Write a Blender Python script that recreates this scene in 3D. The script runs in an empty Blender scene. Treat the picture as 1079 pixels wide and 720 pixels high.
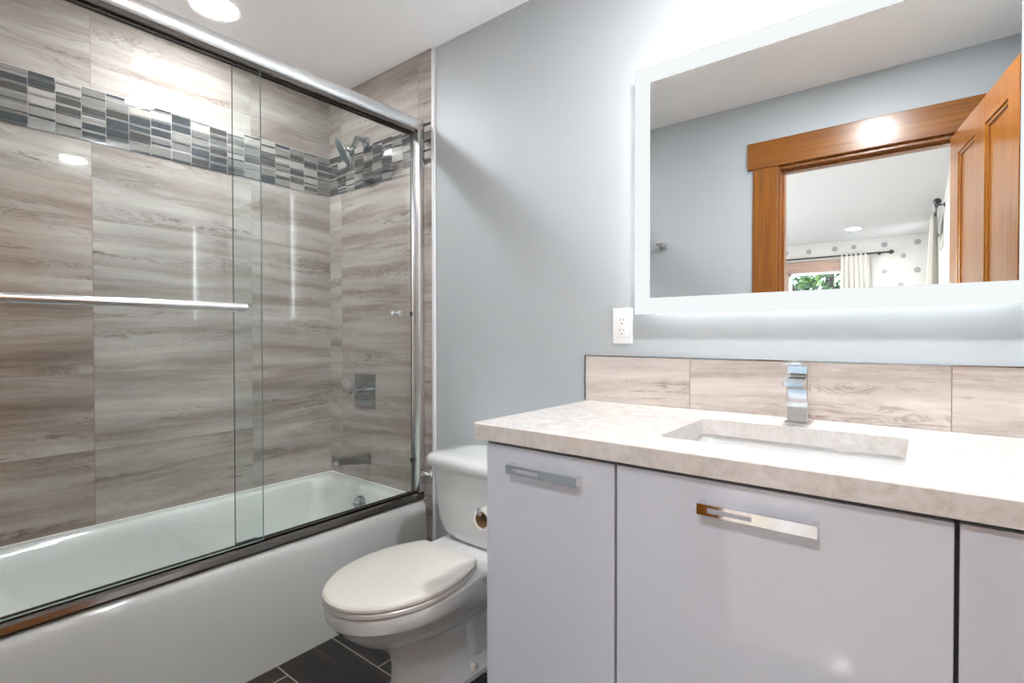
import bpy, bmesh, math, random
from mathutils import Vector, Matrix

random.seed(7)
S = bpy.context.scene
COL = S.collection
R = math.radians

# ------------------------------------------------------------------ camera
cam = bpy.data.cameras.new('camera')
camo = bpy.data.objects.new('camera', cam)
COL.objects.link(camo)
S.camera = camo
cam.sensor_fit = 'HORIZONTAL'
cam.sensor_width = 36.0
cam.lens = 541.6 / 1079.0 * 36.0
cam.clip_start = 0.01
yaw, pitch, roll = R(38.43), R(-0.72), R(-0.073)
fw = Vector((-math.sin(yaw) * math.cos(pitch), math.cos(yaw) * math.cos(pitch), math.sin(pitch)))
rt = fw.cross(Vector((0, 0, 1))).normalized()
up = rt.cross(fw)
c_, s_ = math.cos(roll), math.sin(roll)
r2, u2 = rt * c_ + up * s_, -rt * s_ + up * c_
camo.matrix_world = Matrix(((r2.x, u2.x, -fw.x, 2.53), (r2.y, u2.y, -fw.y, -1.60), (r2.z, u2.z, -fw.z, 1.15), (0, 0, 0, 1)))

# ------------------------------------------------------------------ world, exposure
W = bpy.data.worlds.new('sky')
S.world = W
W.use_nodes = True
nt = W.node_tree
bg = nt.nodes['Background']
sky = nt.nodes.new('ShaderNodeTexSky')
sky.sky_type = 'NISHITA'
sky.sun_elevation = R(48)
sky.sun_rotation = R(60)
sky.sun_disc = False
nt.links.new(sky.outputs[0], bg.inputs[0])
bg.inputs[1].default_value = 0.075
S.view_settings.view_transform = 'Standard'
S.view_settings.look = 'None'
S.view_settings.gamma = 1
S.view_settings.use_curve_mapping = False
S.view_settings.exposure = 4.36
cy = S.cycles
cy.use_denoising = True
cy.max_bounces = 14
cy.diffuse_bounces = 8
cy.glossy_bounces = 8
cy.transparent_max_bounces = 24
cy.sample_clamp_indirect = 6.0
cy.caustics_reflective = True
cy.blur_glossy = 0.0

LAMP_BATH = 30.0      # over the vanity
LAMP_TUB = 16.0      # emission of the recessed lamp lenses
LAMP_BED = 27.0
MIRROR_FACE = 0.047    # frosted border of the mirror
MIRROR_BACK = 1.5     # strip behind the mirror


def area_light(name, loc, rot, sx, sy, power, col=(1, 1, 1)):
    d = bpy.data.lights.new(name, 'AREA')
    d.shape = 'RECTANGLE'
    d.size, d.size_y, d.energy, d.color = sx, sy, power, col
    o = bpy.data.objects.new(name, d)
    o.location, o.rotation_euler = loc, rot
    COL.objects.link(o)
    return o


# area lamps added outside the bedroom side windows
area_light('added_window_lamp', (2.86, -5.6, 1.35), (0, R(90), 0), 1.6, 0.9, 4, (0.93, 0.97, 1.0))
area_light('added_window_lamp', (-1.16, -4.0, 1.35), (0, R(-90), 0), 1.9, 2.4, 18, (0.95, 0.98, 1.0))  # lamp added at an unseen, made-up window to strengthen light through the doorway


# ------------------------------------------------------------------ materials
def lin(c):
    c = c / 255.0
    return c / 12.92 if c <= 0.04045 else ((c + 0.055) / 1.055) ** 2.4


def rgb(r, g, b):
    return (lin(r), lin(g), lin(b), 1)


class G:
    """small node graph helper"""
    def __init__(s, name):
        s.m = bpy.data.materials.new(name)
        s.m.use_nodes = True
        s.t = s.m.node_tree
        s.b = s.t.nodes.get('Principled BSDF')
        s.out = s.t.nodes.get('Material Output')

    def n(s, kind, **kw):
        nd = s.t.nodes.new(kind)
        for k, v in kw.items():
            setattr(nd, k, v)
        return nd

    def put(s, sock, v):
        if isinstance(v, bpy.types.NodeSocket):
            s.t.links.new(v, sock)
        else:
            sock.default_value = v

    def math(s, op, a, b=None, c=None, clamp=False):
        nd = s.n('ShaderNodeMath', operation=op)
        nd.use_clamp = clamp
        s.put(nd.inputs[0], a)
        if b is not None:
            s.put(nd.inputs[1], b)
        if c is not None:
            s.put(nd.inputs[2], c)
        return nd.outputs[0]

    def coords(s):
        tc = s.n('ShaderNodeTexCoord')
        sp = s.n('ShaderNodeSeparateXYZ')
        s.put(sp.inputs[0], tc.outputs['Object'])
        return tc.outputs['Object'], sp.outputs[0], sp.outputs[1], sp.outputs[2]

    def vec(s, x, y, z=0.0):
        nd = s.n('ShaderNodeCombineXYZ')
        for i, v in enumerate((x, y, z)):
            s.put(nd.inputs[i], v)
        return nd.outputs[0]

    def noise(s, v, scale=1.0, detail=4.0, rough=0.55, dist=0.0):
        nd = s.n('ShaderNodeTexNoise')
        s.put(nd.inputs['Vector'], v)
        s.put(nd.inputs['Scale'], scale)
        s.put(nd.inputs['Detail'], detail)
        s.put(nd.inputs['Roughness'], rough)
        s.put(nd.inputs['Distortion'], dist)
        return nd.outputs[0]

    def white(s, v):
        nd = s.n('ShaderNodeTexWhiteNoise', noise_dimensions='3D')
        s.put(nd.inputs['Vector'], v)
        sp = s.n('ShaderNodeSeparateColor')
        s.put(sp.inputs[0], nd.outputs['Color'])
        return sp.outputs[0], sp.outputs[1], sp.outputs[2]

    def ramp(s, f, stops):
        nd = s.n('ShaderNodeValToRGB')
        s.put(nd.inputs[0], f)
        e = nd.color_ramp.elements
        while len(e) > 1:
            e.remove(e[-1])
        e[0].position, e[0].color = stops[0]
        for p, c in stops[1:]:
            x = e.new(p)
            x.color = c
        return nd.outputs[0]

    def mix(s, f, a, b):
        nd = s.n('ShaderNodeMix', data_type='RGBA')
        s.put(nd.inputs[0], f)
        s.put(nd.inputs[6], a)
        s.put(nd.inputs[7], b)
        return nd.outputs[2]

    def smooth(s, f, a, b):
        nd = s.n('ShaderNodeMapRange', interpolation_type='SMOOTHSTEP')
        s.put(nd.inputs[0], f)
        nd.inputs[1].default_value = a
        nd.inputs[2].default_value = b
        return nd.outputs[0]

    def bump(s, h, strength=0.1, dist=0.01):
        nd = s.n('ShaderNodeBump')
        nd.inputs['Strength'].default_value = strength
        nd.inputs['Distance'].default_value = dist
        s.put(nd.inputs['Height'], h)
        s.put(s.b.inputs['Normal'], nd.outputs[0])

    def set(s, **kw):
        for k, v in kw.items():
            s.put(s.b.inputs[k.replace('_', ' ')], v)
        return s.m


def plain(name, c, rough=0.5, metal=0.0, coat=0.0, var=0.03, scale=30.0, spec=0.5):
    g = G(name)
    o, x, y, z = g.coords()
    f = g.noise(o, scale, 3)
    c2 = tuple(min(1, v * (1 - var)) for v in c[:3]) + (1,)
    g.set(Base_Color=g.mix(f, c, c2), Roughness=rough, Metallic=metal, Coat_Weight=coat)
    g.b.inputs['Coat Roughness'].default_value = 0.04
    g.b.inputs['Specular IOR Level'].default_value = spec
    return g.m


def emit(name, c, strength):
    g = G(name)
    e = g.n('ShaderNodeEmission')
    e.inputs[0].default_value = c
    e.inputs[1].default_value = strength
    g.t.links.new(e.outputs[0], g.out.inputs[0])
    return g.m


def stone(name, axis, u0=0.0, z0=0.4, tw=0.61, th=0.301, grout=True, light=1.0, rough=0.035):
    """polished travertine-look porcelain; axis = which coordinate runs along the wall"""
    g = G(name)
    o, x, y, z = g.coords()
    u = {'x': x, 'y': y}[axis]
    uu = g.math('DIVIDE', g.math('SUBTRACT', u, u0), tw)
    zz = g.math('DIVIDE', g.math('SUBTRACT', z, z0), th)
    iu, iz = g.math('FLOOR', uu), g.math('FLOOR', zz)
    ra, rb, rc = g.white(g.vec(iu, iz, 3.1 if axis == 'x' else 7.7))
    # gentle slope of the veins in each tile
    slope = g.math('MULTIPLY', g.math('SUBTRACT', rc, 0.5), 0.12)
    zt = g.math('ADD', z, g.math('MULTIPLY', u, slope))
    oz = g.math('MULTIPLY', rb, 37.0)
    ou = g.math('MULTIPLY', ra, 23.0)
    us = g.math('ADD', u, ou)
    zs = g.math('ADD', zt, oz)
    warp = g.noise(g.vec(g.math('MULTIPLY', us, 3.0), g.math('MULTIPLY', zs, 9.0), ra), 1.0, 4, 0.6)
    zw = g.math('ADD', zs, g.math('MULTIPLY', warp, 0.045))
    bands = g.noise(g.vec(g.math('MULTIPLY', us, 0.9), g.math('MULTIPLY', zw, 10.0), 1.0), 1.0, 6, 0.6)
    fine = g.noise(g.vec(g.math('MULTIPLY', us, 3.5), g.math('MULTIPLY', zw, 95.0), 4.0), 1.0, 3, 0.6)
    speck = g.noise(g.vec(g.math('MULTIPLY', us, 32.0), g.math('MULTIPLY', zw, 70.0), 8.0), 1.0, 4, 0.7)
    veinb = g.noise(g.vec(g.math('MULTIPLY', us, 1.2), g.math('MULTIPLY', zw, 22.0), 9.0), 1.0, 3, 0.5)
    vein = g.math('ABSOLUTE', g.math('SUBTRACT', veinb, 0.5))
    vein = g.math('SUBTRACT', 1.0, g.smooth(vein, 0.0, 0.035))
    mask = g.smooth(g.noise(g.vec(g.math('MULTIPLY', us, 2.2), g.math('MULTIPLY', zw, 7.0), 12.0), 1.0, 2, 0.5), 0.52, 0.68)
    brk = g.smooth(g.noise(g.vec(g.math('MULTIPLY', us, 26.0), g.math('MULTIPLY', zw, 60.0), 15.0), 1.0, 3, 0.6), 0.4, 0.6)
    vein = g.math('MULTIPLY', g.math('MULTIPLY', vein, mask), brk)
    crk = g.noise(g.vec(g.math('MULTIPLY', us, 7.0), g.math('MULTIPLY', zw, 26.0), 21.0), 1.0, 6, 0.75, 1.2)
    crk = g.math('SUBTRACT', 1.0, g.smooth(g.math('ABSOLUTE', g.math('SUBTRACT', crk, 0.5)), 0.0, 0.045))
    mask2 = g.smooth(g.noise(g.vec(g.math('MULTIPLY', us, 1.6), g.math('MULTIPLY', zw, 11.0), 31.0), 1.0, 2, 0.5), 0.53, 0.66)
    crk = g.math('MULTIPLY', crk, mask2)
    cloud = g.smooth(g.noise(g.vec(g.math('MULTIPLY', us, 2.0), g.math('MULTIPLY', zw, 8.0), 41.0), 1.0, 4, 0.6), 0.5, 0.75)
    f = g.math('ADD', g.math('MULTIPLY', bands, 0.80), g.math('MULTIPLY', fine, 0.11))
    f = g.math('ADD', f, g.math('MULTIPLY', speck, 0.09))
    f = g.math('ADD', f, g.math('MULTIPLY', g.math('SUBTRACT', ra, 0.5), 0.06))

    def L(a, b, c):
        q = rgb(a, b, c)
        return tuple(min(1, v * light) for v in q[:3]) + (1,)
    colr = g.ramp(f, [(0.30, L(116, 103, 95)), (0.42, L(144, 133, 126)), (0.50, L(165, 156, 150)),
                      (0.60, L(179, 171, 165)), (0.72, L(198, 192, 187))])
    colr = g.mix(g.math('MULTIPLY', cloud, 0.45), colr, L(128, 112, 100))
    colr = g.mix(g.math('MULTIPLY', vein, 0.75), colr, L(84, 70, 62))
    colr = g.mix(g.math('MULTIPLY', crk, 0.5), colr, L(86, 72, 62))
    if grout:
        du = g.math('MULTIPLY', g.math('ABSOLUTE', g.math('SUBTRACT', g.math('FRACT', g.math('ADD', uu, 0.5)), 0.5)), tw)
        dz = g.math('MULTIPLY', g.math('ABSOLUTE', g.math('SUBTRACT', g.math('FRACT', g.math('ADD', zz, 0.5)), 0.5)), th)
        d = g.math('MINIMUM', du, dz)
        gl = g.math('LESS_THAN', d, 0.0012)
        colr = g.mix(g.math('MULTIPLY', gl, 0.8), colr, rgb(138, 129, 121))
        g.bump(g.math('SUBTRACT', 1.0, gl), 0.3, 0.001)
    g.set(Base_Color=colr, Roughness=rough)
    return g.m


def wood(name, c1, c2, axis='z', rough=0.3, scale=1.0, coat=0.4):
    g = G(name)
    o, x, y, z = g.coords()
    a = [g.math('MULTIPLY', v, 22.0 * scale) for v in (x, y, z)]
    i = 'xyz'.index(axis)
    a[i] = g.math('MULTIPLY', (x, y, z)[i], 0.8 * scale)
    f = g.noise(g.vec(*a), 3.0, 5, 0.6, 0.6)
    f = g.smooth(f, 0.3, 0.7)
    g.set(Base_Color=g.mix(f, c1, c2), Roughness=rough, Coat_Weight=coat)
    g.b.inputs['Coat Roughness'].default_value = 0.12
    return g.m


def glass_pane(name, tint=(0.972, 0.99, 0.982, 1), gloss=1.0):
    g = G(name)
    lw = g.n('ShaderNodeLayerWeight')
    lw.inputs['Blend'].default_value = 0.5
    p = g.math('POWER', lw.outputs['Facing'], 5.0)
    F = g.math('ADD', g.math('MULTIPLY', p, 0.9), 0.038 * gloss, clamp=True)
    tr = g.n('ShaderNodeBsdfTransparent')
    tr.inputs[0].default_value = tint
    gl = g.n('ShaderNodeBsdfGlossy')
    gl.inputs['Roughness'].default_value = 0.0
    mx = g.n('ShaderNodeMixShader')
    g.put(mx.inputs[0], F)
    g.t.links.new(tr.outputs[0], mx.inputs[1])
    g.t.links.new(gl.outputs[0], mx.inputs[2])
    g.t.links.new(mx.outputs[0], g.out.inputs[0])
    return g.m


M = {}
M['paint'] = plain('wall_paint', rgb(184, 189, 192), 0.45, var=0.02, scale=4)
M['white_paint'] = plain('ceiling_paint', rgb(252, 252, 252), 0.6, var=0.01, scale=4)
M['trim_white'] = plain('white_edge_trim', rgb(228, 229, 230), 0.3)
M['bed_wall'] = plain('bedroom_paint', rgb(176, 172, 168), 0.7, var=0.02, scale=4)
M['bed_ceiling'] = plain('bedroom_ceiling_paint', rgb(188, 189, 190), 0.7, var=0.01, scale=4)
M['dot'] = plain('wall_dot_grey', rgb(128, 128, 128), 0.6)
M['tile_y'] = stone('stone_tile_long_wall', 'y', u0=-1.043)
M['tile_x'] = stone('stone_tile_end_wall', 'x', u0=0.72)
M['tile_bs'] = stone('stone_tile_backsplash', 'x', u0=1.973 - 0.6165 * 3, z0=0.85, tw=0.6165, th=0.5, light=1.5, rough=0.2)
M['porcelain'] = plain('white_porcelain', rgb(208, 208, 207), 0.08, coat=0.5, var=0.01)
M['tub'] = plain('white_enamel', rgb(205, 208, 205), 0.07, coat=1.0, var=0.01)
M['seat'] = plain('warm_white_seat', rgb(210, 206, 199), 0.2, var=0.02)
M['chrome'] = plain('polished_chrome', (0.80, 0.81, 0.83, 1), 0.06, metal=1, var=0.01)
M['satin'] = plain('satin_aluminium', (0.90, 0.905, 0.91, 1), 0.28, metal=1, var=0.01)
M['chrome_dimmed'] = plain('chrome_tinted_as_reflection', (0.50, 0.53, 0.56, 1), 0.07, metal=1, var=0.02)  # chrome darkened in colour to stand for the darker surroundings it mirrors
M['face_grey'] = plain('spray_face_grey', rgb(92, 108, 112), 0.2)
M['chrome_dark'] = plain('chrome_dark_reflection', (0.22, 0.20, 0.185, 1), 0.15, metal=1, var=0.05)  # chrome with the dark reflection seen on the track put into its colour
M['lacquer'] = plain('grey_lilac_lacquer', rgb(207, 211, 221), 0.07, coat=0.6, var=0.01)
M['carcass'] = plain('dark_carcass', rgb(30, 27, 26), 0.6)
M['black'] = plain('black_metal', rgb(28, 27, 28), 0.35)
M['rubber'] = plain('dark_rubber', rgb(45, 45, 46), 0.6)
M['plastic'] = plain('white_plastic', rgb(240, 240, 239), 0.3, var=0.01)
M['slot'] = plain('outlet_slot_dark', rgb(40, 36, 36), 0.6)
M['paper'] = plain('white_paper', rgb(238, 234, 230), 0.9)
M['card'] = plain('brown_cardboard', rgb(150, 118, 84), 0.9, var=0.15)
M['silicone'] = plain('white_silicone', rgb(225, 225, 222), 0.4)
M['cap'] = plain('cream_cap', rgb(226, 218, 200), 0.3)
M['lacquer_in'] = M['carcass']
M['glass'] = glass_pane('clear_shower_glass')
M['edge_dark'] = plain('glass_edge_dark', rgb(62, 78, 74), 0.15)
M['edge_light'] = plain('glass_edge_light', rgb(150, 168, 162), 0.15)
M['winglass'] = glass_pane('window_glass', (0.97, 0.98, 0.98, 1), 0.6)
M['lens'] = emit('lamp_lens', (0.955, 0.975, 1.0, 1), LAMP_BATH)
M['lens_tub'] = emit('lamp_lens_tub', (0.955, 0.975, 1.0, 1), LAMP_TUB)
M['lens_bed'] = emit('lamp_lens_bedroom', (0.95, 0.97, 1.0, 1), LAMP_BED)
M['led_face'] = emit('frosted_light_band', (0.95, 0.99, 1.0, 1), MIRROR_FACE)
M['led_back'] = emit('led_strip', (0.92, 0.97, 1.0, 1), MIRROR_BACK)
M['led_top'] = emit('led_strip_top', (0.92, 0.97, 1.0, 1), MIRROR_BACK * 2.6)
M['fir'] = wood('orange_fir', rgb(150, 92, 14), rgb(122, 66, 6), 'z', 0.28, coat=0.2)
M['fir_x'] = wood('orange_fir_horizontal', rgb(150, 92, 14), rgb(122, 66, 6), 'x', 0.28, coat=0.2)
M['taupe'] = wood('taupe_window_wood', rgb(150, 124, 110), rgb(122, 98, 86), 'x', 0.4)
M['bark'] = plain('bark', rgb(90, 74, 60), 0.9, var=0.4)

# mirror glass
g = G('mirror_silver')
g.set(Base_Color=(0.90, 0.92, 0.915, 1), Metallic=1.0, Roughness=0.0)
M['mirror'] = g.m

# quartz counter
g = G('quartz')
o, x, y, z = g.coords()
n1 = g.noise(o, 26, 6, 0.7, 0.6)
n2 = g.noise(o, 90, 4, 0.7)
f = g.math('ADD', g.math('MULTIPLY', n1, 0.65), g.math('MULTIPLY', n2, 0.35))
g.set(Base_Color=g.ramp(f, [(0.32, rgb(188, 181, 174)), (0.48, rgb(206, 200, 195)), (0.62, rgb(217, 213, 210))]), Roughness=0.16)
M['quartz'] = g.m

# dark plank floor
g = G('dark_plank_tile')
o, x, y, z = g.coords()
row = g.math('FLOOR', g.math('DIVIDE', g.math('ADD', y, 0.507), 0.214))
xs = g.math('DIVIDE', g.math('ADD', g.math('SUBTRACT', x, 1.068), g.math('MULTIPLY', row, 0.203)), 0.61)
yf = g.math('DIVIDE', g.math('ADD', y, 0.507), 0.214)
du = g.math('MULTIPLY', g.math('ABSOLUTE', g.math('SUBTRACT', g.math('FRACT', g.math('ADD', xs, 0.5)), 0.5)), 0.61)
dv = g.math('MULTIPLY', g.math('ABSOLUTE', g.math('SUBTRACT', g.math('FRACT', g.math('ADD', yf, 0.5)), 0.5)), 0.214)
gl = g.math('LESS_THAN', g.math('MINIMUM', du, dv), 0.0026)
ra, rb, rc = g.white(g.vec(g.math('FLOOR', xs), row, 2.0))
f = g.noise(g.vec(g.math('ADD', g.math('MULTIPLY', x, 5.0), g.math('MULTIPLY', ra, 30)), g.math('MULTIPLY', y, 70.0), rb), 1.0, 5, 0.65)
base = g.ramp(f, [(0.3, rgb(24, 20, 18)), (0.5, rgb(40, 34, 31)), (0.7, rgb(68, 60, 55))])
g.set(Base_Color=g.mix(gl, base, rgb(176, 168, 160)), Roughness=0.32)
g.bump(g.math('SUBTRACT', 1.0, gl), 0.3, 0.001)
M['floor'] = g.m

M['bed_floor'] = wood('oak_floor', rgb(176, 160, 144), rgb(152, 136, 122), 'y', 0.35, 0.4)

# curtain cloth
g = G('curtain_linen')
o, x, y, z = g.coords()
f = g.noise(g.vec(g.math('MULTIPLY', x, 300), g.math('MULTIPLY', y, 300), g.math('MULTIPLY', z, 60)), 1.0, 2)
g.set(Base_Color=g.mix(f, rgb(176, 172, 164), rgb(158, 154, 146)), Roughness=0.9)
M['linen'] = g.m

# leaves
g = G('leaf_green')
o, x, y, z = g.coords()
f = g.noise(o, 2.5, 4)
g.set(Base_Color=g.ramp(f, [(0.35, rgb(38, 60, 30)), (0.5, rgb(78, 104, 48)), (0.65, rgb(138, 158, 84))]), Roughness=0.5)
M['leaf'] = g.m
g = G('lawn')
o, x, y, z = g.coords()
f = g.noise(o, 6, 5)
g.set(Base_Color=g.mix(f, rgb(118, 120, 104), rgb(92, 96, 80)), Roughness=0.9)
M['lawn'] = g.m


def brushed(name, c, metal, rough, amp, s=160.0):
    g = G(name)
    o, x, y, z = g.coords()
    f = g.noise(g.vec(g.math('MULTIPLY', x, 6), g.math('MULTIPLY', y, 6), g.math('MULTIPLY', z, s * 4)), 1.0, 3)
    hi = tuple(min(1, v * (1 + amp)) for v in c[:3]) + (1,)
    lo = tuple(v * (1 - amp) for v in c[:3]) + (1,)
    g.set(Base_Color=g.mix(f, lo, hi), Metallic=metal, Roughness=rough)
    return g.m


MOS = [brushed('mosaic_slate_glass', rgb(58, 63, 67), 0, 0.05, 0.1),
       brushed('mosaic_charcoal', rgb(66, 64, 62), 0, 0.08, 0.3),
       brushed('mosaic_mid_grey', rgb(124, 121, 118), 0, 0.12, 0.45),
       brushed('mosaic_pale_stone', rgb(162, 157, 152), 0, 0.12, 0.15),
       brushed('mosaic_steel', rgb(190, 189, 188), 1, 0.18, 0.05),
       plain('mosaic_grout', rgb(198, 194, 190), 0.8)]


# ------------------------------------------------------------------ mesh helpers
def T(loc=(0, 0, 0), rot=(0, 0, 0)):
    from mathutils import Euler
    return Matrix.Translation(loc) @ Euler(rot).to_matrix().to_4x4()


def box(bm, x0, x1, y0, y1, z0, z1, bev=0.0, mat=0, seg=2, mtx=None):
    r = bmesh.ops.create_cube(bm, size=1)
    vs = r['verts']
    for v in vs:
        v.co = Vector(((x0 + x1) / 2 + v.co.x * (x1 - x0), (y0 + y1) / 2 + v.co.y * (y1 - y0), (z0 + z1) / 2 + v.co.z * (z1 - z0)))
    faces = list({f for v in vs for f in v.link_faces})
    if bev > 0:
        es = list({e for v in vs for e in v.link_edges})
        rr = bmesh.ops.bevel(bm, geom=es, offset=bev, segments=seg, affect='EDGES', profile=0.5)
        faces = list(set(rr['faces']) | {f for f in faces if f.is_valid})
        vs = list({v for f in faces for v in f.verts})
    for f in faces:
        f.material_index = mat
    if mtx is not None:
        for v in vs:
            v.co = mtx @ v.co
    return vs


def cyl(bm, p0, p1, r0, r1=None, n=24, mat=0, cap=True):
    r1 = r0 if r1 is None else r1
    p0, p1 = Vector(p0), Vector(p1)
    d = (p1 - p0)
    q = d.to_track_quat('Z', 'Y')
    a, b = [], []
    for i in range(n):
        t = 2 * math.pi * i / n
        e = q @ Vector((math.cos(t), math.sin(t), 0))
        a.append(bm.verts.new(p0 + e * r0))
        b.append(bm.verts.new(p1 + e * r1))
    for i in range(n):
        j = (i + 1) % n
        bm.faces.new((a[i], a[j], b[j], b[i])).material_index = mat
    if cap:
        bm.faces.new(a[::-1]).material_index = mat
        bm.faces.new(b).material_index = mat


def lathe(bm, prof, origin, axis, n=32, mat=0):
    """prof: list of (radius, distance along axis)"""
    origin, axis = Vector(origin), Vector(axis).normalized()
    q = axis.to_track_quat('Z', 'Y')
    rings = []
    for r, h in prof:
        ring = []
        for i in range(n):
            t = 2 * math.pi * i / n
            ring.append(bm.verts.new(origin + axis * h + (q @ Vector((math.cos(t), math.sin(t), 0))) * max(r, 1e-5)))
        rings.append(ring)
    for a, b in zip(rings, rings[1:]):
        for i in range(n):
            j = (i + 1) % n
            bm.faces.new((a[i], a[j], b[j], b[i])).material_index = mat
    bm.faces.new(rings[0][::-1]).material_index = mat
    bm.faces.new(rings[-1]).material_index = mat


def tube(bm, pts, r, n=14, mat=0):
    pts = [Vector(p) for p in pts]
    # catmull-rom resample
    P = [pts[0]] + pts + [pts[-1]]
    out = []
    for i in range(1, len(P) - 2):
        for k in range(6):
            t = k / 6
            a, b, c, d = P[i - 1], P[i], P[i + 1], P[i + 2]
            out.append(0.5 * ((2 * b) + (c - a) * t + (2 * a - 5 * b + 4 * c - d) * t * t + (3 * b - a - 3 * c + d) * t ** 3))
    out.append(pts[-1])
    rings = []
    for i, p in enumerate(out):
        d = (out[min(i + 1, len(out) - 1)] - out[max(i - 1, 0)]).normalized()
        s = d.cross(Vector((1, 0, 0)))
        if s.length < 0.1:
            s = d.cross(Vector((0, 1, 0)))
        s.normalize()
        w = d.cross(s)
        rings.append([bm.verts.new(p + (s * math.cos(2 * math.pi * k / n) + w * math.sin(2 * math.pi * k / n)) * r) for k in range(n)])
    for a, b in zip(rings, rings[1:]):
        for i in range(n):
            j = (i + 1) % n
            bm.faces.new((a[i], a[j], b[j], b[i])).material_index = mat
    bm.faces.new(rings[0][::-1])
    bm.faces.new(rings[-1])


def loft(bm, rings, cap0=True, cap1=True, mat=0):
    vr = [[bm.verts.new(p) for p in r] for r in rings]
    for a, b in zip(vr, vr[1:]):
        n = len(a)
        for i in range(n):
            j = (i + 1) % n
            bm.faces.new((a[i], a[j], b[j], b[i])).material_index = mat
    if cap0:
        bm.faces.new(vr[0][::-1]).material_index = mat
    if cap1:
        bm.faces.new(vr[-1]).material_index = mat
    return vr


def rrect(x0, x1, y0, y1, r, z, n=6, side=4):
    """rounded rectangle ring with extra points along the sides"""
    cs = [((x1 - r, y1 - r), 0), ((x0 + r, y1 - r), 90), ((x0 + r, y0 + r), 180), ((x1 - r, y0 + r), 270)]
    corners = []
    for (cx, cy_), a0 in cs:
        corners.append([Vector((cx + r * math.cos(R(a0 + 90 * k / n)), cy_ + r * math.sin(R(a0 + 90 * k / n)), z)) for k in range(n + 1)])
    pts = []
    for i in range(4):
        pts += corners[i]
        a, b = corners[i][-1], corners[(i + 1) % 4][0]
        for k in range(1, side):
            pts.append(a.lerp(b, k / side))
    return pts


def prism(bm, outline, extr, mat=0):
    """outline: list of Vector; extr: Vector"""
    a = [bm.verts.new(p) for p in outline]
    b = [bm.verts.new(Vector(p) + extr) for p in outline]
    n = len(a)
    for i in range(n):
        j = (i + 1) % n
        bm.faces.new((a[i], a[j], b[j], b[i])).material_index = mat
    bm.faces.new(a[::-1]).material_index = mat
    bm.faces.new(b).material_index = mat


def thing(name, label, cat, loc, group=None, rotz=0.0):
    o = bpy.data.objects.new(name, None)
    o.empty_display_size = 0.05
    o.location = loc
    o.rotation_euler = (0, 0, rotz)
    COL.objects.link(o)
    return tag(o, label, cat, group)


def tag(o, label=None, cat=None, group=None, kind=None):
    if label:
        o['label'] = label
    if cat:
        o['category'] = cat
    if group:
        o['group'] = group
    if kind:
        o['kind'] = kind
    return o


def root_of(p):
    while p.parent:
        p = p.parent
    return p


def mesh(name, bm, mats, parent=None, smooth=None, subsurf=0, label=None, at=None, local=False):
    """bm is in world coordinates; with a parent it is moved into the parent's frame"""
    bmesh.ops.recalc_face_normals(bm, faces=bm.faces)
    if parent is not None and not local:
        L = root_of(parent).location
        for v in bm.verts:
            v.co -= L
    elif at is not None:
        L = Vector(at)
        for v in bm.verts:
            v.co -= L
    me = bpy.data.meshes.new(name)
    bm.to_mesh(me)
    bm.free()
    for m in (mats if isinstance(mats, (list, tuple)) else [mats]):
        me.materials.append(m)
    o = bpy.data.objects.new(name, me)
    if at is not None and parent is None:
        o.location = at
    COL.objects.link(o)
    if parent is not None:
        o.parent = parent
    if smooth is not None:
        me.shade_smooth()
        if smooth < 180:
            me.set_sharp_from_angle(angle=R(smooth))
    if subsurf:
        md = o.modifiers.new('subdivision', 'SUBSURF')
        md.levels = md.render_levels = subsurf
    if label:
        o['label'] = label
    return o


def struct(name, bm, mats, **kw):
    return tag(mesh(name, bm, mats, **kw), kind='structure')


B = bmesh.new
H = 2.435          # ceiling height
YW = -1.56         # inner face of the door wall
YO = -1.68         # its bedroom face
XR = 2.98          # right wall
BX0, BX1, BY = -1.0, 2.70, -6.84   # bedroom
DX0, DX1, DZ = 1.935, 2.655, 2.045  # clear doorway

# ------------------------------------------------------------------ the setting
bm = B(); box(bm, -0.15, XR + 0.15, YW - 0.06, 0.15, -0.12, 0); struct('floor', bm, M['floor'])
bm = B(); box(bm, BX0 - 0.15, 3.2, BY - 0.15, YW - 0.06, -0.12, 0); struct('floor', bm, M['bed_floor'])
bm = B(); box(bm, -0.15, XR + 0.15, YW - 0.06, 0.15, H, H + 0.12); struct('ceiling', bm, M['white_paint'])
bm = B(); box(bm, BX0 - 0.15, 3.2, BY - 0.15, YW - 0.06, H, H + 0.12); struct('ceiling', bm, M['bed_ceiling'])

bm = B(); box(bm, -0.15, 0, YO, 0.15, 0, H); struct('wall_left', bm, M['tile_y'])
bm = B(); box(bm, 0, XR + 0.15, 0, 0.15, 0, H); struct('wall_back', bm, M['paint'])
bm = B(); box(bm, 0, 0.81, -0.010, 0.0, 0, H); struct('wall_back_tile', bm, M['tile_x'])
bm = B(); box(bm, 0.81, 0.826, -0.012, 0.0, 0, H, 0.002); struct('trim_1', bm, M['trim_white'])
bm = B(); box(bm, 0, 0.81, YW, YW + 0.010, 0, H); struct('wall_front_tile', bm, M['tile_x'])
bm = B(); box(bm, XR, XR + 0.15, YW, 0, 0, H); struct('wall_right', bm, M['paint'])
bm = B()
box(bm, 0, DX0 - 0.02, YO, YW, 0, H)
box(bm, DX1 + 0.02, 3.2, YO, YW, 0, H)
box(bm, DX0 - 0.02, DX1 + 0.02, YO, YW, DZ + 0.02, H)
struct('wall_front', bm, M['paint'])

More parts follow.
